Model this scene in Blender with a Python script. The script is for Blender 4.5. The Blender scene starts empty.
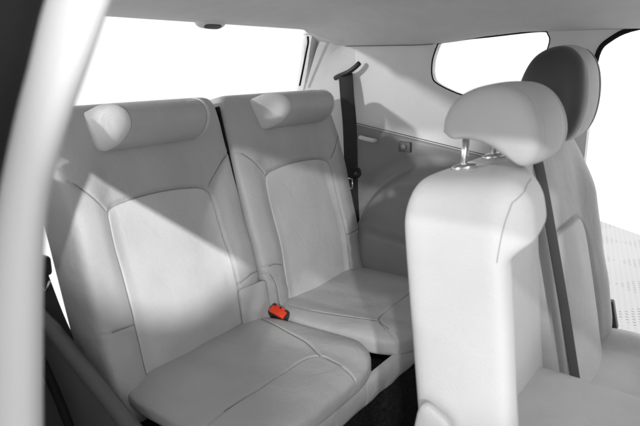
import bpy, bmesh, math, random
import numpy as np
from mathutils import Vector, Matrix
R = math.radians
random.seed(4); rng = np.random.RandomState(7)
sc = bpy.context.scene
COL = sc.collection

# ------------------------------------------------------------------ camera
# frame: X = forwards in the car, Y = across to the far side, Z = up; origin = crease of the rear bench at its split
cam = bpy.data.cameras.new('camera'); cam_o = bpy.data.objects.new('camera', cam); COL.objects.link(cam_o)
CAM = Vector((1.0370, -1.2034, 0.7179))
cam_o.location = CAM
cam_o.rotation_euler = (R(90 - 14.3), 0, R(35.4))
cam.lens = 33.75; cam.sensor_width = 36; cam.clip_start = 0.02; cam.clip_end = 300
cam.dof.use_dof = True; cam.dof.focus_distance = 1.7; cam.dof.aperture_fstop = 5.6
sc.camera = cam_o

# ------------------------------------------------------------------ light: bright white hall and three spot lamps outside the open door
w = bpy.data.worlds.new('World'); sc.world = w; w.use_nodes = True
bg = w.node_tree.nodes['Background']; bg.inputs[0].default_value = (1, 1, 1, 1); bg.inputs[1].default_value = 1.34
sc.view_settings.view_transform = 'Standard'; sc.view_settings.look = 'None'
sc.view_settings.exposure = 0.0; sc.view_settings.gamma = 1.0

def lamp(name, loc, target, power, radius, cone=40, blend=0.3):
    l = bpy.data.lights.new(name, 'SPOT'); l.energy = power; l.shadow_soft_size = radius
    l.spot_size = R(cone); l.spot_blend = blend
    o = bpy.data.objects.new(name, l); COL.objects.link(o)
    o.location = loc
    o.rotation_euler = (Vector(target) - Vector(loc)).to_track_quat('-Z', 'Y').to_euler()
    return o
lamp('hall_spotlight', (5.9, -3.9, 3.15), (-0.09, -0.27, 0.34), 2100, 0.045, 3.7, 0.10)
lamp('hall_spotlight', (3.4, -4.0, 1.90), (0.17, 0.27, 0.28), 470, 0.05, 9.5, 0.18)
lamp('hall_spotlight', (2.85, -4.3, 3.1), (0.60, -0.08, 0.25), 370, 0.06, 9.5, 0.2)
lamp('hall_spotlight', (-1.75, -3.2, 1.55), (0.0, 0.3, 0.6), 330, 0.08, 30)
lamp('hall_spotlight', (-0.90, -4.2, 1.48), (-0.08, -0.10, 0.675), 430, 0.07, 4.6)

# ------------------------------------------------------------------ materials
def mat(name, col, rough=0.5, bump=None, metal=0.0, var=0.0, var_scale=6.0, spec=0.5, wrinkle=0.0):
    m = bpy.data.materials.new(name); m.use_nodes = True
    nt = m.node_tree; N = nt.nodes; L = nt.links
    b = N['Principled BSDF']
    c = (col, col, col) if not isinstance(col, tuple) else col
    b.inputs['Base Color'].default_value = (*c, 1); b.inputs['Roughness'].default_value = rough
    b.inputs['Metallic'].default_value = metal; b.inputs['Specular IOR Level'].default_value = spec
    tc = N.new('ShaderNodeTexCoord')
    if var:
        n = N.new('ShaderNodeTexNoise'); n.inputs['Scale'].default_value = var_scale; n.inputs['Detail'].default_value = 6
        L.new(tc.outputs['Object'], n.inputs['Vector'])
        r = N.new('ShaderNodeValToRGB')
        r.color_ramp.elements[0].position = 0.3; r.color_ramp.elements[1].position = 0.7
        r.color_ramp.elements[0].color = (*[x * (1 - var) for x in c], 1); r.color_ramp.elements[1].color = (*[min(1, x * (1 + var)) for x in c], 1)
        L.new(n.outputs['Fac'], r.inputs['Fac']); L.new(r.outputs['Color'], b.inputs['Base Color'])
        mr = N.new('ShaderNodeMapRange'); mr.inputs['To Min'].default_value = rough - 0.06; mr.inputs['To Max'].default_value = rough + 0.06
        L.new(n.outputs['Fac'], mr.inputs['Value']); L.new(mr.outputs['Result'], b.inputs['Roughness'])
    last = None
    if bump:
        kind, scale, dist = bump
        if kind == 'leather':
            t = N.new('ShaderNodeTexVoronoi'); t.feature = 'DISTANCE_TO_EDGE'; t.inputs['Scale'].default_value = scale; out = t.outputs['Distance']
        elif kind == 'weave':
            t = N.new('ShaderNodeTexWave'); t.inputs['Scale'].default_value = scale; t.bands_direction = 'Z'; t.inputs['Distortion'].default_value = 0.3; out = t.outputs['Fac']
        else:
            t = N.new('ShaderNodeTexNoise'); t.inputs['Scale'].default_value = scale; t.inputs['Detail'].default_value = 5; out = t.outputs['Fac']
        L.new(tc.outputs['Object'], t.inputs['Vector'])
        bu = N.new('ShaderNodeBump'); bu.inputs['Strength'].default_value = 0.6; bu.inputs['Distance'].default_value = dist
        L.new(out, bu.inputs['Height']); last = bu
    if wrinkle:
        t = N.new('ShaderNodeTexNoise'); t.inputs['Scale'].default_value = 14; t.inputs['Detail'].default_value = 3; t.inputs['Distortion'].default_value = 1.2
        L.new(tc.outputs['Object'], t.inputs['Vector'])
        bu = N.new('ShaderNodeBump'); bu.inputs['Strength'].default_value = 0.7; bu.inputs['Distance'].default_value = wrinkle
        L.new(t.outputs['Fac'], bu.inputs['Height'])
        if last: L.new(last.outputs['Normal'], bu.inputs['Normal'])
        last = bu
    if last: L.new(last.outputs['Normal'], b.inputs['Normal'])
    return m

M_LEATHER = mat('pale_leather', 0.49, 0.52, ('leather', 200, 0.0009), var=0.05, var_scale=9, wrinkle=0.0045)
M_INSERT = mat('pale_leather_insert', 0.62, 0.52, ('leather', 230, 0.0009), var=0.04, var_scale=12, wrinkle=0.003)
M_WHITE = mat('white_leather', 0.60, 0.5, ('leather', 200, 0.0008), var=0.03, var_scale=9, wrinkle=0.0015)
M_HEADGREY = mat('charcoal_leather', 0.065, 0.45, ('leather', 200, 0.0008), var=0.06, var_scale=9)
M_LINER = mat('headliner_fabric', 0.72, 0.9, ('noise', 700, 0.0008), var=0.03, var_scale=20, spec=0.2)
M_TRIM = mat('pale_plastic_trim', 0.80, 0.45, ('noise', 500, 0.0005), var=0.03, var_scale=8)
M_TRIMGREY = mat('grey_plastic_trim', 0.28, 0.5, ('noise', 500, 0.0006), var=0.04, var_scale=8)
M_DARKTRIM = mat('dark_plastic_trim', 0.10, 0.5, ('noise', 400, 0.0006), var=0.1, var_scale=8)
M_PAINT = mat('white_body_paint', 0.80, 0.25, None, var=0.01, spec=0.6)
M_STRIP = mat('lit_edge_and_socket_grey', 0.13, 0.5, ('noise', 500, 0.0006), var=0.05)
M_THREAD = mat('grey_thread', 0.17, 0.8)
M_PILLAR = mat('pale_pillar_cover', 0.48, 0.5, ('noise', 400, 0.0006), var=0.03)
M_RUBBER = mat('black_rubber', 0.012, 0.7, ('noise', 300, 0.0005), var=0.2, spec=0.15)
M_BLACK = mat('black_plastic', 0.022, 0.4, ('noise', 500, 0.0003), var=0.15)
M_STRAP = mat('belt_webbing', 0.045, 0.6, ('weave', 500, 0.0008), var=0.12, var_scale=30)
M_CHROME = mat('brushed_steel', 0.72, 0.18, metal=1.0, var=0.03)
M_RED = mat('red_orange_plastic', (0.80, 0.055, 0.018), 0.35, var=0.03)
M_CARPET = mat('black_carpet', 0.02, 0.95, ('noise', 220, 0.004), var=0.5, var_scale=120, spec=0.1)
M_GROUND = mat('white_hall_floor', 0.93, 0.5, None, var=0.02, var_scale=0.6)

def glass(name):
    m = bpy.data.materials.new(name); m.use_nodes = True; nt = m.node_tree; N = nt.nodes; L = nt.links
    N.remove(N['Principled BSDF']); out = N['Material Output']
    tr = N.new('ShaderNodeBsdfTransparent'); tr.inputs[0].default_value = (0.95, 0.95, 0.95, 1)
    gl = N.new('ShaderNodeBsdfGlossy'); gl.inputs['Roughness'].default_value = 0.02
    lw = N.new('ShaderNodeLayerWeight'); lw.inputs['Blend'].default_value = 0.5
    pw = N.new('ShaderNodeMath'); pw.operation = 'POWER'; pw.inputs[1].default_value = 5; L.new(lw.outputs['Facing'], pw.inputs[0])
    fr = N.new('ShaderNodeMath'); fr.operation = 'MULTIPLY_ADD'; fr.inputs[1].default_value = 0.9; fr.inputs[2].default_value = 0.03; L.new(pw.outputs[0], fr.inputs[0])
    mx = N.new('ShaderNodeMixShader')
    L.new(fr.outputs[0], mx.inputs[0]); L.new(tr.outputs[0], mx.inputs[1]); L.new(gl.outputs[0], mx.inputs[2]); L.new(mx.outputs[0], out.inputs[0])
    return m
M_GLASS = glass('window_glass')

def mat_grille():
    m = mat('perforated_platform', 0.6, 0.5); nt = m.node_tree; N = nt.nodes; L = nt.links; b = N['Principled BSDF']
    tc = N.new('ShaderNodeTexCoord'); mp = N.new('ShaderNodeMapping'); mp.inputs['Rotation'].default_value = (0, 0, R(38))
    mp.inputs['Scale'].default_value = (20, 34, 1)
    L.new(tc.outputs['Object'], mp.inputs['Vector'])
    br = N.new('ShaderNodeTexVoronoi'); br.inputs['Scale'].default_value = 1.0; br.inputs['Randomness'].default_value = 0.0
    L.new(mp.outputs[0], br.inputs['Vector'])
    big = N.new('ShaderNodeTexChecker'); big.inputs['Scale'].default_value = 2.6
    mp2 = N.new('ShaderNodeMapping'); mp2.inputs['Rotation'].default_value = (0, 0, R(38)); L.new(tc.outputs['Object'], mp2.inputs['Vector']); L.new(mp2.outputs[0], big.inputs['Vector'])
    r = N.new('ShaderNodeValToRGB'); r.color_ramp.elements[0].position = 0.26; r.color_ramp.elements[1].position = 0.36
    r.color_ramp.elements[0].color = (0.1, 0.1, 0.1, 1); r.color_ramp.elements[1].color = (0.56, 0.56, 0.56, 1)
    L.new(br.outputs['Distance'], r.inputs['Fac'])
    mix = N.new('ShaderNodeMixRGB'); mix.inputs[1].default_value = (0.56, 0.56, 0.56, 1)
    ms = N.new('ShaderNodeMapRange'); ms.inputs['To Min'].default_value = 0.25; ms.inputs['To Max'].default_value = 1.0
    L.new(big.outputs['Fac'], ms.inputs['Value']); L.new(ms.outputs[0], mix.inputs[0]); L.new(r.outputs['Color'], mix.inputs[2])
    L.new(mix.outputs[0], b.inputs['Base Color'])
    return m
M_GRILLE = mat_grille()

# ------------------------------------------------------------------ helpers
def obj(name, verts, faces, m, parent=None, sharp=None, label=None):
    me = bpy.data.meshes.new(name)
    me.from_pydata([tuple(map(float, v)) for v in verts], [], [tuple(map(int, f)) for f in faces])
    me.validate(); me.materials.append(m)
    me.polygons.foreach_set('use_smooth', [True] * len(me.polygons))
    bm = bmesh.new(); bm.from_mesh(me); bmesh.ops.remove_doubles(bm, verts=bm.verts, dist=1e-6)
    bmesh.ops.recalc_face_normals(bm, faces=bm.faces); bm.to_mesh(me); bm.free()
    if sharp: me.set_sharp_from_angle(angle=R(sharp))
    o = bpy.data.objects.new(name, me); COL.objects.link(o)
    if parent is not None:
        o.parent = parent
        base = parent
        off = Vector((0, 0, 0))
        while base is not None:
            off += base.location; base = base.parent
        me.transform(Matrix.Translation(-off))
    if label: o['label'] = label
    return o

def thing(name, label, cat, loc, group=None):
    o = bpy.data.objects.new(name, None); COL.objects.link(o); o.location = loc; o.empty_display_size = 0.05
    o['label'] = label; o['category'] = cat
    if group: o['group'] = group
    return o

def grid_faces(nu, nv, base=0, wrap_u=False):
    F = []
    for i in range(nu if wrap_u else nu - 1):
        for j in range(nv - 1):
            a = base + i * nv + j; b = base + ((i + 1) % nu) * nv + j
            F.append((a, b, b + 1, a + 1))
    return F

def rlist(n_in, n_edge, n, r0=0.86):
    th0 = math.acos(r0 ** (n / 2)); th = np.linspace(th0, 0, n_edge + 1)[1:]
    r = np.concatenate([np.linspace(0, r0, n_in), np.cos(th) ** (2 / n)])
    r[-1] = 1.0
    return np.concatenate([-r[::-1], r[1:]])

def squircle(A, B, m):
    r = np.maximum(np.abs(A), np.abs(B)); rr = np.where(r < 1e-9, 1, r)
    px, py = A / rr, B / rr
    k = np.maximum(np.abs(px) ** m + np.abs(py) ** m, 1e-12) ** (-1 / m); k = np.where(r < 1e-9, 1, k)
    return A * k, B * k, r

def pillow(to_pq, front, back, to_world, n_in=(40, 50), m=8, n=7, n_edge=9, closed=True, nb=None):
    """rounded padded slab: to_pq maps the unit squircle to the plane, front/back give thickness either side"""
    a = rlist(n_in[0], n_edge, n); b = rlist(n_in[1], n_edge, n)
    A, B = np.meshgrid(a, b, indexing='ij')
    a2, b2, r = squircle(A, B, m)
    P, Q = to_pq(a2, b2)
    prof = np.clip(1 - r ** n, 0, 1) ** (1 / n)
    V = to_world(P, Q, front(P, Q) * prof if True else 0).reshape(-1, 3)
    F = grid_faces(len(a), len(b))
    verts = [V]
    if closed:
        a = rlist(12, n_edge, n); b = rlist(14, n_edge, n)
        # back sheet must share the same border vertices: use the same parameter lists
        V2 = to_world(P, Q, -back(P, Q) * prof).reshape(-1, 3)
        F2 = [(f[3] + len(V), f[2] + len(V), f[1] + len(V), f[0] + len(V)) for f in F]
        verts.append(V2); F = F + F2
    return np.concatenate(verts), F

def poly_dist(P, Q, pts):
    d = np.full(P.shape, 1e9)
    for (x0, y0), (x1, y1) in zip(pts[:-1], pts[1:]):
        dx, dy = x1 - x0, y1 - y0; t = np.clip(((P - x0) * dx + (Q - y0) * dy) / (dx * dx + dy * dy), 0, 1)
        d = np.minimum(d, np.hypot(P - x0 - t * dx, Q - y0 - t * dy))
    return d

def smooth(pts, n=6):
    """Catmull-Rom through points of any dimension"""
    p = [np.array(q, float) for q in pts]; p = [2 * p[0] - p[1]] + p + [2 * p[-1] - p[-2]]
    out = []
    for i in range(1, len(p) - 2):
        for t in np.linspace(0, 1, n, endpoint=False):
            a, b, c, d = p[i - 1], p[i], p[i + 1], p[i + 2]
            out.append(0.5 * (2 * b + (c - a) * t + (2 * a - 5 * b + 4 * c - d) * t * t + (3 * b - a - 3 * c + d) * t ** 3))
    out.append(p[-2])
    return out

def sst(e0, e1, x):
    t = np.clip((x - e0) / (e1 - e0), 0, 1); return t * t * (3 - 2 * t)

def groove(d, wd=0.0022, depth=0.004):
    # sewn seam: sharp valley between two slightly puffed lips
    return -depth * np.exp(-(d / wd) ** 2) + 0.0004 * np.exp(-((d - 0.008) / 0.005) ** 2)

class Waves:
    """low, irregular undulation of a padded cover"""
    def __init__(s, seed, amp=0.0011, k=22, n=9):
        g = np.random.RandomState(seed); s.k = g.normal(0, k, (n, 2)); s.ph = g.uniform(0, 6.28, n); s.a = amp
    def __call__(s, P, Q):
        return s.a * sum(np.sin(k[0] * P + k[1] * Q + ph) for k, ph in zip(s.k, s.ph)) / 2

def tube(path, rad, m, name, parent=None, seg=10, closed=False, flat=None):
    path = [Vector(p) for p in path]; n = len(path); V = []; F = []
    up = None
    for i, p in enumerate(path):
        a = path[(i - 1) % n] if (closed or i > 0) else path[i]; b = path[(i + 1) % n] if (closed or i < n - 1) else path[i]
        t = (b - a).normalized()
        if up is None:
            up = t.orthogonal().normalized()
        up = (up - t * up.dot(t)).normalized(); s = t.cross(up)
        rr = rad[i] if isinstance(rad, (list, tuple)) else rad
        for k in range(seg):
            an = 2 * math.pi * k / seg
            V.append(p + up * (rr * math.cos(an)) + s * (rr * math.sin(an)))
    for i in range(n if closed else n - 1):
        for k in range(seg):
            j = (i + 1) % n
            F.append((i * seg + k, i * seg + (k + 1) % seg, j * seg + (k + 1) % seg, j * seg + k))
    if not closed:
        F.append(tuple(range(seg))); F.append(tuple((n - 1) * seg + k for k in range(seg)))
    return obj(name, V, F, m, parent)

def ribbon(path, widths, normals, thick, m, name, parent=None):
    """strap: flat band along a path, width across, rounded long edges"""
    V = []; F = []; n = len(path); sec = 8
    for i, p in enumerate(path):
        p = Vector(p); t = (Vector(path[min(i + 1, n - 1)]) - Vector(path[max(i - 1, 0)])).normalized()
        nn = Vector(normals[i] if isinstance(normals, list) else normals); nn = (nn - t * nn.dot(t)).normalized(); s = t.cross(nn)
        wd = widths[i] if isinstance(widths, list) else widths
        for (x, y) in ((-.5, 0), (-.46, .5), (0, .5), (.46, .5), (.5, 0), (.46, -.5), (0, -.5), (-.46, -.5)):
            V.append(p + s * (x * wd) + nn * (y * thick))
    for i in range(n - 1):
        for k in range(sec):
            F.append((i * sec + k, i * sec + (k + 1) % sec, (i + 1) * sec + (k + 1) % sec, (i + 1) * sec + k))
    F.append(tuple(range(sec))); F.append(tuple((n - 1) * sec + k for k in range(sec)))
    return obj(name, V, F, m, parent, sharp=50)

def rbox(center, size, m, name, parent=None, rot=None, bev=0.3, seg=3, taper=(1, 1)):
    bm = bmesh.new(); bmesh.ops.create_cube(bm, size=1)
    for v in bm.verts:
        k = taper[0] if v.co.z > 0 else 1; k2 = taper[1] if v.co.z > 0 else 1
        v.co = Vector((v.co.x * size[0] * k, v.co.y * size[1] * k2, v.co.z * size[2]))
    bmesh.ops.bevel(bm, geom=list(bm.edges), offset=bev * min(size), segments=seg, affect='EDGES', profile=0.5)
    mt = Matrix.Translation(center) @ (rot.to_4x4() if rot is not None else Matrix())
    bm.transform(mt); bm.verts.index_update()
    V = [v.co.copy() for v in bm.verts]; F = [[v.index for v in f.verts] for f in bm.faces]; bm.free()
    return obj(name, V, F, m, parent, sharp=40)

def plate(outer, hole, thick, to_world, m, name, parent=None):
    """flat panel with an optional hole, real thickness; coordinates 2-D"""
    bm = bmesh.new()
    def loop(pts):
        vs = [bm.verts.new((p[0], p[1], 0)) for p in pts]
        return [bm.edges.new((vs[i], vs[(i + 1) % len(vs)])) for i in range(len(vs))]
    e = loop(outer)
    if hole: e += loop(hole)
    bmesh.ops.triangle_fill(bm, edges=e, use_beauty=True)
    g = bmesh.ops.extrude_face_region(bm, geom=list(bm.faces))
    for v in g['geom']:
        if isinstance(v, bmesh.types.BMVert): v.co.z = thick
    bm.verts.index_update()
    V = [to_world(v.co.x, v.co.y, v.co.z) for v in bm.verts]; F = [[v.index for v in f.verts] for f in bm.faces]; bm.free()
    return obj(name, V, F, m, parent, sharp=35)

def loft(profile, stations, name, m, parent=None, sharp=None, label=None):
    """profile -> list of rings; stations give (ring points)"""
    V = []; n = len(stations[0]); F = []
    for ring in stations: V += [Vector(p) for p in ring]
    for i in range(len(stations) - 1):
        for k in range(n):
            F.append((i * n + k, i * n + (k + 1) % n, (i + 1) * n + (k + 1) % n, (i + 1) * n + k))
    F.append(tuple(range(n))); F.append(tuple((len(stations) - 1) * n + k for k in range(n)))
    return obj(name, V, F, m, parent, sharp, label)

# ------------------------------------------------------------------ ground of the hall
def sheet(name, pts, z, m):
    o = obj(name, [(x, y, z) for x, y in pts], [tuple(range(len(pts)))], m); o['kind'] = 'structure'; return o
sheet('hall_floor', [(-60, -60), (60, -60), (60, 60), (-60, 60)], -0.756, M_GROUND)
sheet('platform_floor', [(-2.2, 6.55), (-2.2, 1.2), (3.2, 1.2), (3.2, 2.25)], -0.75, M_GRILLE)

# ------------------------------------------------------------------ car body
car = thing('car_body', 'white car body around the seats, with pale trim, grey headliner and blown-out windows', 'car', (0.3, 0, -0.4))

# headliner: curved sheet with thickness
def liner_z(X, Y):
    side = 0.765 + 0.032 * sst(0.12, 0.5, X)
    far = sst(0.30, 0.63, Y); near = sst(-0.45, -0.80, Y)
    z = 0.868 + 0.012 * sst(-0.2, 0.6, X)
    z = z * (1 - far ** 1.6) + side * far ** 1.6
    z = z * (1 - near) + 0.79 * near
    rear = sst(0.02, -0.22, X)
    return z - rear ** 1.5 * np.maximum(0, z - 0.818)
xs = np.concatenate([np.linspace(-0.235, 0.1, 26), np.linspace(0.12, 2.5, 60)]); ys = np.linspace(-0.80, 0.635, 70)
XX, YY = np.meshgrid(xs, ys, indexing='ij'); ZZ = liner_z(XX, YY)
Vb = np.stack([XX, YY, ZZ], -1).reshape(-1, 3); Vt = Vb + np.array([0, 0, 0.05])
nF = grid_faces(len(xs), len(ys)); nV = len(Vb)
Ft = [(f[3] + nV, f[2] + nV, f[1] + nV, f[0] + nV) for f in nF]
nx, ny = len(xs), len(ys); border = [i * ny for i in range(nx)] + [(nx - 1) * ny + j for j in range(1, ny)] + [i * ny + ny - 1 for i in range(nx - 2, -1, -1)] + [j for j in range(ny - 2, 0, -1)]
Fs = [(border[k], border[(k + 1) % len(border)], border[(k + 1) % len(border)] + nV, border[k] + nV) for k in range(len(border))]
obj('headliner', np.concatenate([Vb, Vt]), nF + Ft + Fs, M_LINER, car, sharp=40)

# far side wall, upper trim with the quarter window and the edge of the far door opening
WY = 0.62
def wall_far(x, z, t): return (x, WY + t + 0.10 * max(0, 0.62 - z) * 0.0, z)
win = smooth([(0.192, 0.755), (0.215, 0.774), (0.36, 0.786), (0.51, 0.798), (0.536, 0.788), (0.540, 0.757), (0.51, 0.665), (0.470, 0.620), (0.38, 0.604), (0.290, 0.611), (0.205, 0.643), (0.183, 0.668), (0.181, 0.715), (0.192, 0.755)], 5)[:-1]
edge = smooth([(0.668, 0.25), (0.668, 0.60), (0.672, 0.73), (0.70, 0.772), (0.77, 0.802), (0.95, 0.822), (1.25, 0.83), (1.7, 0.83)], 5)
outer = [(-0.20, 0.44), (0.22, 0.40), (0.60, 0.34), (0.62, 0.25)] + [tuple(p) for p in edge] + [(1.7, 0.90), (-0.20, 0.90), (-0.20, 0.58)]
plate(outer, [tuple(p) for p in win], 0.03, wall_far, M_TRIM, 'quarter_trim', car)
tube([wall_far(p[0], p[1], 0.002) for p in win], 0.0026, M_RUBBER, 'window_seal', car, closed=True, seg=8)
plate([(p[0], p[1]) for p in win], None, 0.004, lambda x, z, t: (x, WY + 0.016 + t, z), M_GLASS, 'window_pane', car)
tube([wall_far(p[0], p[1], 0.0) for p in smooth([(0.668, 0.62), (0.672, 0.73), (0.70, 0.772), (0.77, 0.802), (0.95, 0.822), (1.25, 0.83), (1.7, 0.83)], 5)], 0.007, M_RUBBER, 'door_seal', car, seg=8)
# seam between headliner and trim
tube([(x, 0.612, float(liner_z(np.array(x), np.array(0.618))) - 0.001) for x in np.linspace(-0.2, 0.185, 20)], 0.0009, M_RUBBER, 'trim_gap', car, seg=6)

# lower trim with the bulge of the wheel arch
xs = np.linspace(-0.30, 0.66, 110); zs = np.linspace(-0.36, 0.53, 110)
XX, ZZ = np.meshgrid(xs, zs, indexing='ij')
top = 0.505 - (XX + 0.127) / 0.35 * 0.052
ZZ = np.where(True, -0.36 + (ZZ + 0.36) / 0.89 * (top + 0.36), ZZ)
rad = np.hypot((XX - 0.225) / 1.0, ZZ - 0.075)
bul = sst(0.305, 0.262, rad) * 0.092 + sst(0.150, 0.125, ZZ - 0.12 * (0.2 - XX)) * 0.045 * sst(0.30, 0.2, rad)
YW = WY - 0.006 - bul + 0.006 * np.exp(-((rad - 0.335) / 0.02) ** 2)
YW += 0.012 * sst(-0.010, 0.0, ZZ - top)
Vw = np.stack([XX, YW, ZZ], -1).reshape(-1, 3); nV = len(Vw)
lower = obj('wheel_arch_trim', Vw, grid_faces(110, 110), M_TRIMGREY, car, label='grey lower side trim with rounded wheel arch bulge')
tube([(x, 0.6115, 0.5065 - (x + 0.127) / 0.35 * 0.052) for x in np.linspace(-0.10, 0.60, 30)], 0.0013, M_RUBBER, 'trim_gap', lower, seg=6)
# bag hook and socket on it
hk = tube([(-0.068, 0.612, 0.452), (-0.064, 0.590, 0.456), (-0.040, 0.586, 0.453), (-0.016, 0.590, 0.449), (-0.012, 0.612, 0.447)], 0.0075, M_TRIM, 'bag_hook', lower)
sk = rbox((0.100, 0.610, 0.434), (0.046, 0.012, 0.034), M_STRIP, 'power_socket', lower, bev=0.25)
tube([(0.100, 0.603, 0.434), (0.100, 0.599, 0.434)], 0.0095, M_TRIMGREY, 'socket_cap', lower, seg=20)

# rear corner pillar trim, rear header, tailgate with its window
def tail_x(z): return -0.215 - (0.83 - z) * 0.42
def tail(y, z, t): return (tail_x(z) - t, y, z)
twin = smooth([(-0.50, 0.802), (-0.47, 0.822), (0.0, 0.824), (0.48, 0.820), (0.520, 0.806), (0.535, 0.775), (0.585, 0.55), (0.58, -0.05), (0.54, -0.12), (0.0, -0.12), (-0.54, -0.12), (-0.58, -0.05), (-0.57, 0.62), (-0.503, 0.775), (-0.50, 0.802)], 5)[:-1]  # lower glass behind the bench is added so the side gap shows bright
plate([(-0.66, -0.36), (0.66, -0.36), (0.66, 0.90), (-0.66, 0.90)], [tuple(p) for p in twin], 0.035, tail, M_TRIM, 'tailgate', car)
plate([tuple(p) for p in twin], None, 0.004, lambda y, z, t: (tail_x(z) - 0.02 - t, y, z), M_GLASS, 'rear_window_pane', car)
tube([tail(0.500, 0.795, -0.006), tail(0.510, 0.775, -0.008), tail(0.517, 0.74, -0.008), tail(0.528, 0.69, -0.008), tail(0.540, 0.63, -0.008)], 0.0035, M_RUBBER, 'tailgate_seal', car, seg=8)
st = []
for z in np.linspace(-0.2, 0.84, 30):
    x0 = tail_x(z) + 0.012
    st.append([(x0, 0.560 + (0.83 - z) * 0.06, z), (x0 + 0.05, 0.585, z), (-0.17, 0.606, z), (-0.10, 0.622, z), (-0.10, 0.650, z), (x0 - 0.02, 0.655, z)])
loft(None, st, 'corner_pillar_trim', M_TRIM, car, sharp=60)

# dome lamp on the rear header
def dome_w(P, Q, D): return np.stack([-0.214 + 0.75 * Q + 0.62 * D, 0.035 + P, 0.822 + 0.62 * Q - 0.75 * D], -1)
dl = pillow(lambda a, b: (a * 0.054, b * 0.020), lambda P, Q: 0.018 + 0 * P, lambda P, Q: 0.006 + 0 * P, dome_w, (10, 8), m=3, n=3, n_edge=6)
dome = obj('dome_lamp', dl[0], dl[1], M_TRIM, car, label='small oval dome lamp with a dark lens on the rear header')
dl = pillow(lambda a, b: (a * 0.032, b * 0.010), lambda P, Q: 0.004 + 0 * P, lambda P, Q: 0.004 + 0 * P, lambda P, Q, D: dome_w(P, Q - 0.002, D + 0.0165), (8, 6), m=3, n=3, n_edge=5)
obj('lens', dl[0], dl[1], M_DARKTRIM, dome)

# near rear pillar, right in front of the camera: painted opening edge, its rubber seal and the wall running back from it
rotc = cam_o.rotation_euler.to_matrix()
def at(x, y, d):      # a point d metres in front of the camera
    return CAM + rotc @ Vector(((x - 320) / 600 * d, -(y - 213) / 600 * d, -d))
rows = [(-90, 148, 78), (-20, 119, 45), (60, 91, 24), (105, 75, 12), (150, 61, 2), (200, 49, -8), (260, 44, -16), (330, 43, -20), (426, 43, -22), (520, 44, -22), (640, 46, -20)]
st = []
for y, r, l in [tuple(p) for p in smooth(rows, 4)]:
    e, wl = at(r, y, 0.42), at(l, y, 0.40)
    mid = at(r * 0.5 + l * 0.5, y, 0.40)
    st.append([e, at(r - 3, y, 0.408), at(r * 0.78 + l * 0.22, y, 0.401), mid, wl, wl + Vector((-0.05, -0.015, 0)), e + Vector((-0.10, 0.035, 0)), e + Vector((-0.02, 0.012, 0))])
pillar = loft(None, st, 'rear_door_pillar', M_PILLAR, car, sharp=70)
st = []
for y, r, l in [tuple(p) for p in smooth(rows, 3)]:
    p = at(l - 22, y, 0.395); st.append(p)
tube(st, 0.016, M_RUBBER, 'door_opening_seal', car, seg=14)
def near_wall(u, z, t):
    return (0.55 - u * 0.86, -0.985 + u * 0.385 - t, z)
plate([(0, -0.5), (1, -0.5), (1, 0.9), (0.0, 0.9)], [(0.12, 0.50), (0.95, 0.53), (0.95, 0.773), (0.16, 0.768)], 0.03, near_wall, M_TRIM, 'quarter_panel', car)
plate([(0.12, 0.50), (0.95, 0.53), (0.95, 0.773), (0.16, 0.768)], None, 0.004, lambda u, z, t: near_wall(u, z, 0.012 + t), M_GLASS, 'window_pane', car)
# roof rail over the near opening
st = []
for x in np.linspace(-0.25, 2.5, 26):
    yy = -0.80 if x > 0.5 else -0.80
    st.append([(x, yy + 0.03, 0.795), (x, yy, 0.775), (x, yy - 0.05, 0.79), (x, yy - 0.06, 0.86), (x, yy + 0.02, 0.90)])
loft(None, st, 'roof_rail', M_TRIM, car, sharp=60)

# front of the cabin, out of the picture but part of what shades the inside
for nm, yy, dr in (('front_door', -0.84, -1), ('front_door', 0.64, 1)):
    d_ = plate([(1.46, -0.5), (2.6, -0.5), (2.6, 0.84), (1.40, 0.84)], [(1.56, 0.44), (2.45, 0.44), (2.20, 0.76), (1.56, 0.78)], 0.05, lambda x, z, t: (x, yy + dr * t, z), M_TRIMGREY, nm, car)
    plate([(1.56, 0.44), (2.45, 0.44), (2.20, 0.76), (1.56, 0.78)], None, 0.004, lambda x, z, t: (x, yy + dr * (0.02 + t), z), M_GLASS, 'window_pane', d_)
plate([(-0.83, -0.5), (0.63, -0.5), (0.63, 0.48), (-0.83, 0.48)], None, 0.05, lambda y, z, t: (2.55 + t, y, z), M_DARKTRIM, 'dashboard', car)
plate([(-0.80, 0.485), (0.60, 0.485), (0.60, 0.86), (-0.80, 0.86)], None, 0.005, lambda y, z, t: (2.56 + t - (z - 0.48) * 0.2, y, z), M_GLASS, 'windscreen', car)

# near wheel arch trim beside the bench
ridge = smooth([(-0.40, -0.555, 0.30), (-0.174, -0.55, 0.182), (-0.02, -0.55, 0.098), (0.131, -0.55, 0.009), (0.30, -0.55, -0.10), (0.42, -0.55, -0.26)], 6)
st = []
for p in ridge:
    x, y, z = p
    st.append([(x, y + 0.012, z - 0.03), (x, y + 0.006, z - 0.004), (x, y - 0.006, z), (x - 0.012, y - 0.022, z - 0.006), (x - 0.018, y - 0.03, z - 0.022), (x - 0.03, y - 0.034, -0.36), (x, y + 0.012, -0.36)])
arch = loft(None, st, 'wheel_arch_trim', M_DARKTRIM, car, sharp=70, label='dark side trim with its lit top edge as a paler strip beside the rear bench')
tube([tuple(p + np.array([-0.006, -0.018, 0.002])) for p in ridge], 0.016, M_STRIP, 'lit_edge_strip', arch, seg=10)  # paler strip: the light on the top edge is put into the colour
tube(smooth([(-0.20, -0.60, 0.23), (-0.12, -0.60, 0.10), (-0.03, -0.60, -0.06), (0.02, -0.60, -0.30)], 5), 0.010, M_RUBBER, 'trim_seal', arch, seg=8)

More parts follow.
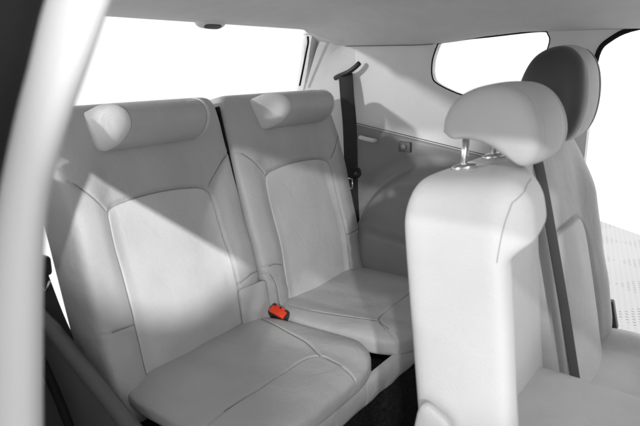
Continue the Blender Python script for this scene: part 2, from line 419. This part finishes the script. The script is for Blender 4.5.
# carpet of the car floor
xs = np.linspace(-0.7, 1.7, 60); ys = np.linspace(-0.80, 0.62, 36)
XX, YY = np.meshgrid(xs, ys, indexing='ij'); ZZ = -0.36 + 0.003 * np.sin(XX * 19) * np.sin(YY * 23)
obj('floor_carpet', np.stack([XX, YY, ZZ], -1).reshape(-1, 3), grid_faces(60, 36), M_CARPET, car)
rbox((0.5, -0.09, -0.47), (2.4, 1.42, 0.2), M_DARKTRIM, 'underbody', car, bev=0.1)

def threads(paths, name, parent, rad=0.0007):
    V = []; F = []; seg = 6
    for path in paths:
        path = [Vector(tuple(p)) for p in path]; n = len(path); up = None; base = len(V)
        for i, p in enumerate(path):
            t = (path[min(i + 1, n - 1)] - path[max(i - 1, 0)]).normalized()
            if up is None: up = t.orthogonal().normalized()
            up = (up - t * up.dot(t)).normalized(); s = t.cross(up)
            for k in range(seg):
                an = 2 * math.pi * k / seg; V.append(p + up * (rad * math.cos(an)) + s * (rad * math.sin(an)))
        for i in range(n - 1):
            for k in range(seg): F.append((base + i * seg + k, base + i * seg + (k + 1) % seg, base + (i + 1) * seg + (k + 1) % seg, base + (i + 1) * seg + k))
    return obj(name, V, F, M_THREAD, parent)
def resample(path, step=0.006):
    path = [np.array(p, float) for p in path]; out = []
    for a, b in zip(path[:-1], path[1:]):
        n = max(1, int(np.hypot(*(b - a)) / step))
        out += [a + (b - a) * t for t in np.linspace(0, 1, n, endpoint=False)]
    return np.array(out + [path[-1]])

# ------------------------------------------------------------------ rear bench: two half seats
TILT = R(14); ax_s = np.array([-math.sin(TILT), 0, math.cos(TILT)]); ax_d = np.array([math.cos(TILT), 0, math.sin(TILT)])
def rear_seat(sgn, label, seed):
    g = 'half seats of the rear bench'
    root = thing('rear_seat', label, 'car seat', (0.1, 0.26 * sgn, -0.06), g)
    wv = Waves(seed); wv2 = Waves(seed + 5, 0.0007, 60)
    def W(P, S, D):   # P: 0 at split .. outward
        out = (P * sgn)[..., None] * np.array([0, 1.0, 0]) + S[..., None] * ax_s + D[..., None] * ax_d
        # the padded top bends slightly backwards
        out[..., 0] -= 0.25 * np.clip(S - 0.5, 0, 1) ** 2 * 2
        return out
    # ---- backrest cover
    c0, hw, sc0, hs = 0.2635, 0.2570, 0.285, 0.36
    def ins_bounds(S):
        yin = 0.100 + 0.010 * sst(0.1, 0.42, S); yout = 0.432 + 0.003 * S
        return yin, yout
    top_s = lambda P: 0.421 - 0.30 * (P - 0.28) ** 2 * 2.0
    def ins_r(P, S):
        yin, yout = ins_bounds(S); a = (P - (yin + yout) / 2) / ((yout - yin) / 2)
        b = (S - 0.12) / (top_s(P) - 0.12)
        m = 14
        return (np.abs(a) ** m + np.abs(np.clip(b, 0, 9)) ** m) ** (1 / m)
    seams = [smooth([(0.505, 0.485), (0.47, 0.448), (0.436, 0.408)], 5), smooth([(0.0, 0.492), (0.045, 0.468), (0.085, 0.436), (0.112, 0.408)], 5),
             [(0.0, 0.150), (0.05, 0.150), (0.105, 0.132)], [(0.43, 0.145), (0.48, 0.150), (0.525, 0.150)],
             smooth([(0.047, 0.0), (0.044, 0.07), (0.03, 0.12), (0.0, 0.135)], 4)]
    def F(P, S):
        outb = sst(0.40, 0.47, P); inb = sst(0.13, 0.06, P)
        bol = 0.030 * outb * sst(0.60, 0.38, S) + 0.014 * inb * sst(0.55, 0.35, S)
        lum = 0.012 * np.exp(-((S - 0.17) / 0.12) ** 2) * (1 - outb)
        d = 0.062 + bol + lum + 0.006 * sst(0.42, 0.50, S)
        r = ins_r(P, S)
        d = d - 0.007 * sst(1.01, 0.95, r)
        d = d + groove((r - 1) * 0.17, 0.004, 0.006)
        for q in seams: d = d + groove(poly_dist(P, S, q))
        return d + wv(P, S) + wv2(P, S) * sst(0.25, 0.0, S) * 2
    v, f = pillow(lambda a, b: (c0 + a * hw, sc0 + b * hs), F, lambda P, Q: 0.05 + 0 * P, lambda P, S, D: W(P, S, D - 0.062), (90, 110), m=20, n=9, n_edge=11)
    back = obj('backrest', v, f, M_LEATHER, root)
    bd = [(0.100, 0.0)] + [(ins_bounds(np.array(S))[0], S) for S in np.linspace(0.02, 0.36, 30)]
    tp = [(float(x), 0) for x in np.linspace(0, 1, 40)]
    ring_pts = []
    for th in np.linspace(-0.35, math.pi + 0.35, 260):
        ca, sa = math.cos(th), math.sin(th); k = (abs(ca) ** 14 + abs(max(sa, 0)) ** 14) ** (-1 / 14); k = k if sa > 0 else 1 / max(abs(ca), 1e-6)
        a_, b_ = -ca * k, sa * k
        P_ = 0.27; S_ = 0.12
        for _ in range(3):
            S_ = 0.12 + b_ * (float(top_s(np.array(P_))) - 0.12); yi, yo = ins_bounds(np.array(S_)); P_ = float((yi + yo) / 2 + a_ * (yo - yi) / 2)
        ring_pts.append((P_, S_))
    sp = [np.array(ring_pts)] + [resample(q) for q in seams]
    def on_back(q):
        P_, S_ = q[:, 0], q[:, 1]; return W(P_, S_, F(P_, S_) - 0.062 + 0.0006)
    threads([on_back(q[(q[:, 0] > 0.022) & (q[:, 0] < 0.500)]) for q in sp], 'seam_thread', back)
    # ---- inset centre panel
    def ipq(a, b):
        S = 0.20 + b * 0.22
        yin, yout = ins_bounds(S); P = (yin + yout) / 2 + a * (yout - yin) / 2 * 0.992
        S = np.where(b > 0, 0.20 + b * (top_s(P) - 0.20), S)
        return P, S
    def Fi(P, S):
        outb = sst(0.40, 0.47, P); inb = sst(0.13, 0.06, P)
        return 0.0088 + 0.004 * np.clip(1 - ((P - 0.27) / 0.16) ** 2, 0, 1)
    def Wi(P, S, D):
        outb = sst(0.40, 0.47, P); inb = sst(0.13, 0.06, P)
        base = 0.062 + 0.030 * outb * sst(0.60, 0.38, S) + 0.014 * inb * sst(0.55, 0.35, S) + 0.012 * np.exp(-((S - 0.17) / 0.12) ** 2) * (1 - outb) + wv(P, S)
        return W(P, S, base - 0.0085 + D - 0.062)
    v, f = pillow(ipq, Fi, lambda P, Q: 0 * P, Wi, (40, 50), m=14, n=9, n_edge=6, closed=False)
    obj('backrest_insert', v, f, M_INSERT, back)
    # ---- corner flap at the foot of the backrest, next to the split
    for lo, hi, h, nm in (((0.010, 0.108, 0.128, 'foot_flap'),) if sgn < 0 else ()):
        v, f = pillow(lambda a, b: ((lo + hi) / 2 + a * (hi - lo) / 2, h / 2 - 0.005 + b * (h / 2)), lambda P, S: 0.007 + 0.0015 * np.sin(P * 95 + S * 50) + wv(P * 2, S * 2) * 1.5,
                      lambda P, S: 0.004 + 0 * P, lambda P, S, D: W(P, S, D + 0.006 + 0.014 * sst(0.13, 0.06, P) + 0.012 * np.exp(-((S - 0.17) / 0.12) ** 2)), (14, 14), m=9, n=6, n_edge=5)
        obj(nm, v, f, M_LEATHER, back)
    # ---- headrest: low roll draped over the top edge, end caps sewn on
    prof = smooth([(-0.010, 0.628), (0.028, 0.636), (0.058, 0.628), (0.077, 0.606), (0.076, 0.575), (0.052, 0.548), (0.024, 0.536), (0.008, 0.535), (-0.004, 0.545), (-0.02, 0.59), (-0.010, 0.628)], 5)[:-1]
    cen = np.array([0.032, 0.585])
    def ring(y, k, lift=0.0, sl=0.0):
        return [np.array([0, (y + sl * (cen[0] + (q[0] - cen[0]) * k + 0.01)) * sgn, 0]) + (cen[1] + (q[1] - cen[1]) * k + lift) * ax_s + (cen[0] + (q[0] - cen[0]) * k) * ax_d for q in prof]
    y0, y1, cap = (0.110, 0.428, 0.020) if sgn < 0 else (0.116, 0.448, 0.020); SA, SB = (0.06, 0.52) if sgn < 0 else (0.78, 0.06)
    st = []
    for t in np.linspace(0, 1, 36):
        y = y0 + cap + (y1 - y0 - 2 * cap) * t
        k = 1.0 - 0.035 * np.exp(-t / 0.03) - 0.035 * np.exp(-(1 - t) / 0.03)
        st.append(ring(y, k * (0.965 + 0.035 * (1 - (2 * t - 1) ** 2 * 0.5)), 0.0, SA * (1 - t) - SB * t))
    hr = loft(None, st, 'headrest', M_LEATHER, root, sharp=None)
    for side, nm in ((0, 'headrest_cap'), (1, 'headrest_cap')):
        st = []
        for t in np.linspace(0, 1, 22):
            th = t * math.pi / 2
            h = math.sin(th) ** (2 / 2.2); k = math.cos(th) ** (2 / 4.2) if t < 1 else 0.02
            k = max(k, 0.02) * 1.0
            if t < 0.05: k *= 0.955
            y = (y0 + cap - cap * h) if side == 0 else (y1 - cap + cap * h)
            st.append(ring(y, k * 1.005, 0.0, SA if side == 0 else -SB))
        obj_cap = loft(None, st, nm, M_INSERT, hr)
    # ---- cushion
    def Wc(P, Q, D): return np.stack([Q, P * sgn, D], -1)
    if sgn < 0: cs = [smooth([(0.53, 0.262), (0.35, 0.262), (0.20, 0.262), (0.150, 0.285), (0.158, 0.34), (0.18, 0.41)], 5), smooth([(0.145, 0.285), (0.10, 0.20), (0.07, 0.08), (0.06, 0.0)], 5)]
    else: cs = [smooth([(0.53, 0.275), (0.35, 0.275), (0.16, 0.285), (0.085, 0.315), (0.05, 0.37), (0.03, 0.43)], 5), smooth([(0.085, 0.315), (0.075, 0.20), (0.055, 0.08), (0.05, 0.0)], 5)]
    def Fc(P, Q):
        d = 0.028 + 0.014 * sst(0.14, 0.36, Q) - 0.010 * np.exp(-((P - 0.27) / 0.12) ** 2 - ((Q - 0.15) / 0.12) ** 2) + 0.008 * sst(0.14, 0.07, P)
        for q in cs: d = d + groove(poly_dist(P, Q, q), 0.0024, 0.004)
        return d + wv(Q, P) * 1.2
    fx = 0.408 if sgn < 0 else 0.425
    x0 = -0.06
    v, f = pillow(lambda a, b: (0.259 + a * 0.251, (x0 + fx) / 2 + b * (fx - x0) / 2), Fc, lambda P, Q: 0.022 + 0 * P, lambda P, Q, D: Wc(P, Q, D + 0.002),
                  (90, 90), m=3.7 if sgn < 0 else 5.0, n=4.6, n_edge=12)
    cu = obj('cushion', v, f, M_LEATHER, root)
    cp = [resample(q) for q in cs]
    threads([Wc(q[:, 0], q[:, 1], Fc(q[:, 0], q[:, 1]) + 0.0026) for q in [c[(c[:, 0] > 0.05) & (c[:, 0] < 0.45) & (c[:, 1] < 0.36) & (c[:, 1] > 0.03)] for c in cp]], 'seam_thread', cu)
    # ---- apron hanging from the front of the seat base
    xf = 0.398 if sgn < 0 else 0.398
    ya, yb = (0.130, 0.52) if sgn < 0 else (-0.125, 0.50)
    n = 50; V = []
    wq = Waves(seed + 9, 0.0011, 40)
    for i, t in enumerate(np.linspace(0, 1, n)):
        y = ya + (yb - ya) * t
        for s_ in np.linspace(0, 1, 14):
            xx = xf + 0.010 * math.sin(s_ * math.pi) ** 0.5 + float(wq(np.array(y), np.array(s_ * 0.08)))
            V.append((xx, y * sgn, -0.004 - 0.064 * s_))
        for s_ in np.linspace(1, 0, 6):
            V.append((xf - 0.012, y * sgn, -0.004 - 0.064 * s_))
    F_ = []
    for i in range(n - 1):
        for k in range(20): F_.append((i * 20 + k, i * 20 + (k + 1) % 20, (i + 1) * 20 + (k + 1) % 20, (i + 1) * 20 + k))
    F_ += [tuple(range(20)), tuple((n - 1) * 20 + k for k in range(20))]
    obj('seat_apron', V, F_, M_LEATHER, root, sharp=50)
    if sgn < 0:
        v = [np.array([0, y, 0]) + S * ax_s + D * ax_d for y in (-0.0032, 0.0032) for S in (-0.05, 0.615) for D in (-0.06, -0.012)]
        obj('gap_shade_strip', v, [(0, 1, 3, 2), (4, 6, 7, 5), (0, 4, 5, 1), (2, 3, 7, 6), (1, 5, 7, 3), (0, 2, 6, 4)], M_RUBBER, root, sharp=30)  # added black strip, stands in for the shade in the split
    rbox((0.17, 0.265 * sgn, -0.21), (0.40, 0.44, 0.22), M_CARPET, 'seat_base', root, bev=0.08)
    return root
rear_seat(-1, 'pale leather rear seat nearer the white door pillar, its outer edge hidden by it', 11)
rear_seat(1, 'pale leather rear seat by the far side wall, between red buckle and black belt', 23)

# ------------------------------------------------------------------ middle row seats
TN = R(7); s_n = np.array([-math.sin(TN), 0, math.cos(TN)]); d_n = np.array([math.cos(TN), 0, math.sin(TN)])
def headrest_loft(prof, y0, y1, cap, root, m, mcap, X0=(0, 0, 0), nend=3.0, flare=1.0):
    prof = smooth(prof + [prof[0]], 6)[:-1]
    cen = np.mean(np.array(prof), 0)
    def ring(y, k): return [(cen[0] + (q[0] - cen[0]) * k, y, cen[1] + (q[1] - cen[1]) * k) for q in prof]
    st = []
    for t in np.linspace(0, 1, 30):
        y = y0 + cap + (y1 - y0 - 2 * cap) * t
        k = 1 + 0.03 * (1 - (2 * t - 1) ** 2) - 0.02 * (np.exp(-t / 0.03) + np.exp(-(1 - t) / 0.03))
        st.append(ring(y, k))
    hr = loft(None, st, 'headrest', m, root)
    for side in (0, 1):
        st = []
        for t in np.linspace(0, 1, 26):
            th = t * math.pi / 2; h = math.sin(th) ** (2 / nend); k = max(math.cos(th), 0.0) ** (2 / nend)
            k = max(k, 0.015) * (0.985 if t < 0.04 else 1.0)
            y = (y0 + cap - cap * h) if side == 0 else (y1 - cap + cap * h)
            st.append(ring(y, k))
        loft(None, st, 'headrest_cap', mcap, hr)
    return hr

# --- nearer one, seen from its side
ms = thing('middle_seat', 'white middle-row seat in the foreground with its headrest raised on two steel posts', 'car seat', (0.95, -0.19, -0.1), 'middle row seats')
ON = np.array([0.839, 0, 0.05]); wn = Waves(41, 0.0010)
def Wn(P, S, D):
    return ON + P[..., None] * np.array([0, 1.0, 0]) + S[..., None] * s_n + D[..., None] * d_n
def Fn(P, S):
    outer = sst(-0.325, -0.375, P); inner = sst(-0.05, -0.01, P)
    wing = sst(0.392, 0.425, S - 0.35 * (P + 0.36))
    low = -0.080 + 0.078 * outer + 0.006 * inner
    up = 0.030 - 0.035 * sst(-0.36, -0.405, P) - 0.125 * sst(-0.33, -0.06, P)
    d = 0.0775 + low * (1 - wing) + up * wing
    return np.maximum(d * (1 - 0.15 * sst(0.47, 0.54, S)), 0.004) + wn(P, S)
v, f = pillow(lambda a, b: (-0.2025 + a * 0.1975, 0.25 + b * 0.265), Fn, lambda P, S: 0.100 - 0.012 * sst(0.44, 0.52, S), lambda P, S, D: Wn(P, S, D - 0.0775), (50, 70), m=9, n=8, n_edge=12)
nb = obj('backrest', v, f, M_WHITE, ms)
# headrest, posts, collars
hr = headrest_loft([(0.640, 0.607), (0.643, 0.632), (0.661, 0.661), (0.695, 0.679), (0.732, 0.683), (0.764, 0.670), (0.786, 0.641), (0.795, 0.606), (0.789, 0.576), (0.772, 0.563), (0.750, 0.573), (0.720, 0.590), (0.685, 0.598), (0.655, 0.597)], -0.325, -0.135, 0.034, ms, M_WHITE, M_WHITE, nend=3.4)
for y in (-0.285, -0.148):
    p = tube([(0.668, y, 0.52), (0.672, y, 0.61)], 0.0058, M_CHROME, 'headrest_post', hr, seg=16)
    c = pillow(lambda a, b: (a * 0.021, b * 0.016), lambda P, Q: 0.008 + 0 * P, lambda P, Q: 0.01 + 0 * P, lambda P, Q, D: np.stack([0.671 + P, y + Q * 1.2, 0.549 + D + P * 0.20], -1), (8, 8), m=2.2, n=2.5, n_edge=6)
    obj('post_collar', c[0], c[1], M_CHROME, nb)
def n_front(P, S): return Wn(P, S, Fn(P, S) * np.clip(1 - np.maximum(np.abs((P + 0.2025) / 0.1975), np.abs((S - 0.25) / 0.265)) ** 8, 0, 1) ** (1 / 8) - 0.0775)
tt = np.linspace(0, 1, 40); sS = 0.478 - 0.085 * tt; hh = 0.93 - 0.15 * tt; rr_ = (1 - hh ** 8) ** (1 / 8)
sP = -0.2025 - 0.1975 * rr_
tp = resample(smooth([(sP[0], sS[0]), (-0.366, 0.490), (-0.345, 0.498), (-0.315, 0.502)], 6), 0.004)
sP = np.concatenate([tp[::-1, 0], sP[1:]]); sS = np.concatenate([tp[::-1, 1], sS[1:]])
rr_ = (np.abs((sP + 0.2025) / 0.1975) ** 9 + np.abs((sS - 0.25) / 0.265) ** 9) ** (1 / 9); hh = np.clip(1 - rr_ ** 8, 0, 1) ** (1 / 8)
threads([Wn(sP, sS, Fn(sP, sS) * hh - 0.0775) + np.array([0.0004, -0.0008, 0.0])], 'seam_thread', nb, 0.0004)
# cushion
def Fm(P, Q):
    return 0.075 + 0.030 * sst(-0.30, -0.37, P) + 0.012 * sst(-0.10, -0.02, P) + wn(Q, P) * 1.2 - 0.01 * np.exp(-((Q - 0.95) / 0.12) ** 2)
v, f = pillow(lambda a, b: (-0.205 + a * 0.205, 0.945 + b * 0.315), Fm, lambda P, Q: 0.06 + 0 * P, lambda P, Q, D: np.stack([Q, P, D + 0.034], -1), (40, 50), m=5.5, n=4.5, n_edge=10)
obj('cushion', v, f, M_LEATHER, ms)
rbox((0.95, -0.19, -0.20), (0.42, 0.36, 0.30), M_DARKTRIM, 'seat_base', ms, bev=0.1)
lv = pillow(lambda a, b: (a * 0.030, b * 0.042), lambda P, Q: 0.012 + 0 * P, lambda P, Q: 0.01 + 0 * P, lambda P, Q, D: np.stack([0.700 + P + Q * 0.15, -0.418 - D, 0.145 + Q - P * 0.5], -1), (10, 10), m=3.5, n=3.5, n_edge=6)
obj('recline_lever', lv[0], lv[1], M_LEATHER, ms)

# --- farther one
mf = thing('middle_seat', 'middle-row seat on the far side with a dark upright headrest', 'car seat', (0.95, 0.27, -0.1), 'middle row seats')
TF = R(13); s_f = np.array([-math.sin(TF), 0, math.cos(TF)]); d_f = np.array([math.cos(TF), 0, math.sin(TF)])
OF = np.array([0.800, 0, 0.02]); wf = Waves(53, 0.0010)
def Wf(P, S, D): return OF + P[..., None] * np.array([0, 1.0, 0]) + S[..., None] * s_f + D[..., None] * d_f
def far_r(P, S):
    a = (P - 0.235) / 0.150; b = np.clip((S - 0.1) / 0.235, 0, 9); return (np.abs(a) ** 5 + b ** 5) ** 0.2
def Ff(P, S):
    d = 0.068 + 0.028 * sst(0.36, 0.44, P) * sst(0.52, 0.36, S) + 0.012 * sst(0.10, 0.05, P)
    r = far_r(P, S); d = d - 0.006 * sst(1.01, 0.94, r) + groove((r - 1) * 0.15, 0.004, 0.006)
    return d + wf(P, S)
v, f = pillow(lambda a, b: (0.267 + a * 0.235, 0.245 + b * 0.295), Ff, lambda P, S: 0.06 + 0 * P, lambda P, S, D: Wf(P, S, D - 0.068), (50, 60), m=7, n=6, n_edge=10)
fb = obj('backrest', v, f, M_LEATHER, mf)
v, f = pillow(lambda a, b: (0.235 + a * 0.149, 0.10 + b * 0.234), lambda P, S: 0.012 + 0.016 * np.clip(1 - ((P - 0.235) / 0.15) ** 2, 0, 1), lambda P, S: 0 * P, lambda P, S, D: Wf(P, S, D - 0.008 + wf(P, S)), (30, 36), m=5, n=6, n_edge=6, closed=False)
obj('backrest_insert', v, f, M_INSERT, fb)
fh = headrest_loft([(0.600, 0.555), (0.592, 0.610), (0.598, 0.670), (0.622, 0.722), (0.660, 0.746), (0.700, 0.744), (0.728, 0.712), (0.740, 0.660), (0.738, 0.600), (0.722, 0.556), (0.690, 0.536), (0.640, 0.538)], 0.165, 0.405, 0.060, mf, M_LEATHER, M_HEADGREY, nend=3.0)
for y in (0.215, 0.355): tube([(0.668, y, 0.50), (0.670, y, 0.56)], 0.0058, M_CHROME, 'headrest_post', fh, seg=12)
def Fm2(P, Q): return 0.06 + 0.030 * sst(0.36, 0.44, P) + wf(Q, P)
v, f = pillow(lambda a, b: (0.270 + a * 0.240, 0.985 + b * 0.275), Fm2, lambda P, Q: 0.06 + 0 * P, lambda P, Q, D: np.stack([Q, P, D - 0.062], -1), (36, 44), m=6, n=4.5, n_edge=9)
obj('cushion', v, f, M_LEATHER, mf)
rbox((0.95, 0.27, -0.22), (0.42, 0.38, 0.24), M_DARKTRIM, 'seat_base', mf, bev=0.1)

# ------------------------------------------------------------------ belts and buckles
b = thing('seat_belt', 'black belt running down the side wall from a curved guide beside the far rear seat', 'seat belt', (-0.03, 0.56, 0.0), 'seat belts')
path = smooth([(-0.125, 0.585, 0.672), (-0.112, 0.575, 0.60), (-0.098, 0.572, 0.50), (-0.084, 0.562, 0.36), (-0.075, 0.552, 0.27), (-0.052, 0.535, 0.12), (-0.030, 0.528, 0.0), (-0.018, 0.525, -0.05)], 5)
strap = ribbon([tuple(p) for p in path], 0.050, (0.35, -1, 0.1), 0.0022, M_STRAP, 'strap', b)
tube(smooth([(-0.175, 0.595, 0.655), (-0.165, 0.590, 0.660), (-0.140, 0.584, 0.668), (-0.112, 0.582, 0.678), (-0.088, 0.586, 0.694), (-0.072, 0.592, 0.710)], 4), [0.006] + [0.0085] * 18 + [0.009, 0.007], M_BLACK, 'belt_guide', b, seg=14)
q = pillow(lambda a, b_: (a * 0.031, b_ * 0.020), lambda P, Q: 0.006 + 0 * P, lambda P, Q: 0.008 + 0 * P, lambda P, Q, D: np.stack([-0.075 + P + 0.2 * D, 0.564 - D, 0.335 + Q], -1), (8, 8), m=3.5, n=3, n_edge=5)
tg = obj('belt_tongue', q[0], q[1], M_BLACK, b)
tube([(-0.094, 0.548, 0.316), (-0.066, 0.546, 0.314), (-0.064, 0.544, 0.280), (-0.090, 0.546, 0.282)], 0.0036, M_CHROME, 'tongue_plate', tg, closed=True, seg=8)
tube([(-0.048, 0.560, 0.333), (-0.050, 0.546, 0.333)], 0.010, M_BLACK, 'stop_button', strap, seg=14)

b = thing('seat_belt', 'dark belt lying over the middle row between the two seats', 'seat belt', (0.8, 0.0, 0.1), 'seat belts')
path = smooth([(0.640, 0.004, 0.555), (0.672, 0.003, 0.556), (0.700, 0.006, 0.537), (0.720, 0.006, 0.48), (0.752, 0.006, 0.36), (0.788, 0.006, 0.22), (0.814, 0.004, 0.115), (0.828, 0.003, 0.06)], 5)
ribbon([tuple(p) for p in path], 0.046, (1, -0.12, 0.25), 0.0022, M_STRAP, 'strap', b)
rbox((0.655, 0.004, 0.553), (0.05, 0.062, 0.012), M_BLACK, 'belt_guide', b, bev=0.3)

b = thing('seat_belt', 'black belt with a steel tongue hanging behind the white door pillar', 'seat belt', (-0.17, -0.53, 0.2), 'seat belts')
path = smooth([(-0.30, -0.535, 0.50), (-0.262, -0.545, 0.41), (-0.227, -0.543, 0.315), (-0.197, -0.541, 0.24), (-0.152, -0.537, 0.14), (-0.10, -0.525, 0.04)], 5)
strap = ribbon([tuple(p) for p in path], 0.042, (0.8, -0.6, 0.2), 0.003, M_STRAP, 'strap', b)
rbox((-0.200, -0.534, 0.277), (0.05, 0.03, 0.045), M_BLACK, 'belt_tongue', b, bev=0.3)
tube([(-0.225, -0.545, 0.262), (-0.200, -0.545, 0.240), (-0.178, -0.540, 0.222), (-0.170, -0.535, 0.245)], 0.003, M_CHROME, 'tongue_plate', b, seg=8)

k = thing('belt_buckle', 'black buckle with a red press button, sunk in the gap of the rear bench', 'buckle', (0.03, 0.02, 0.0))
ny_ = Vector((0.935, 0.147, -0.32)).normalized(); nz_ = Vector((0.35, -0.45, 0.82)).normalized(); nx_ = ny_.cross(nz_).normalized(); nz_ = nx_.cross(ny_)
rotb = Matrix((nx_, ny_, nz_)).transposed()
B0 = Vector((0.050, -0.012, 0.044)) - nz_ * 0.036
hb = rbox(B0, (0.034, 0.056, 0.075), M_BLACK, 'housing', k, rot=rotb, bev=0.2)
nrm = rotb @ Vector((0, 0, 1))
rbox(B0 + nrm * 0.036 + rotb @ Vector((0.004, 0, 0)), (0.022, 0.048, 0.012), M_RED, 'release_button', k, rot=rotb, bev=0.22)
for dy in (-0.010, 0.008): rbox(B0 + nrm * 0.0375 + rotb @ Vector((-0.010, dy, 0)), (0.007, 0.012, 0.004), M_RED, 'button_tab', hb, rot=rotb, bev=0.2)

for (lab, x0, y0, z0, tilt) in (('upright black buckle stalk at the foot of the far middle seat, nearer the belt', 0.768, 0.46, 0.045, 8), ('thin black buckle stalk leaning outward beside the far middle seat', 0.80, 0.53, 0.03, -14)):
    k = thing('buckle_stalk', lab, 'buckle', (x0, y0, -0.02), 'buckle stalks')
    rt = Matrix.Rotation(R(tilt), 3, 'Y')
    h = rbox((x0, y0, z0), (0.026, 0.030, 0.085), M_BLACK, 'housing', k, rot=rt, bev=0.25)
    tube([(x0, y0, z0 - 0.03), (x0 + 0.005, y0, z0 - 0.12)], 0.008, M_BLACK, 'stalk', k)
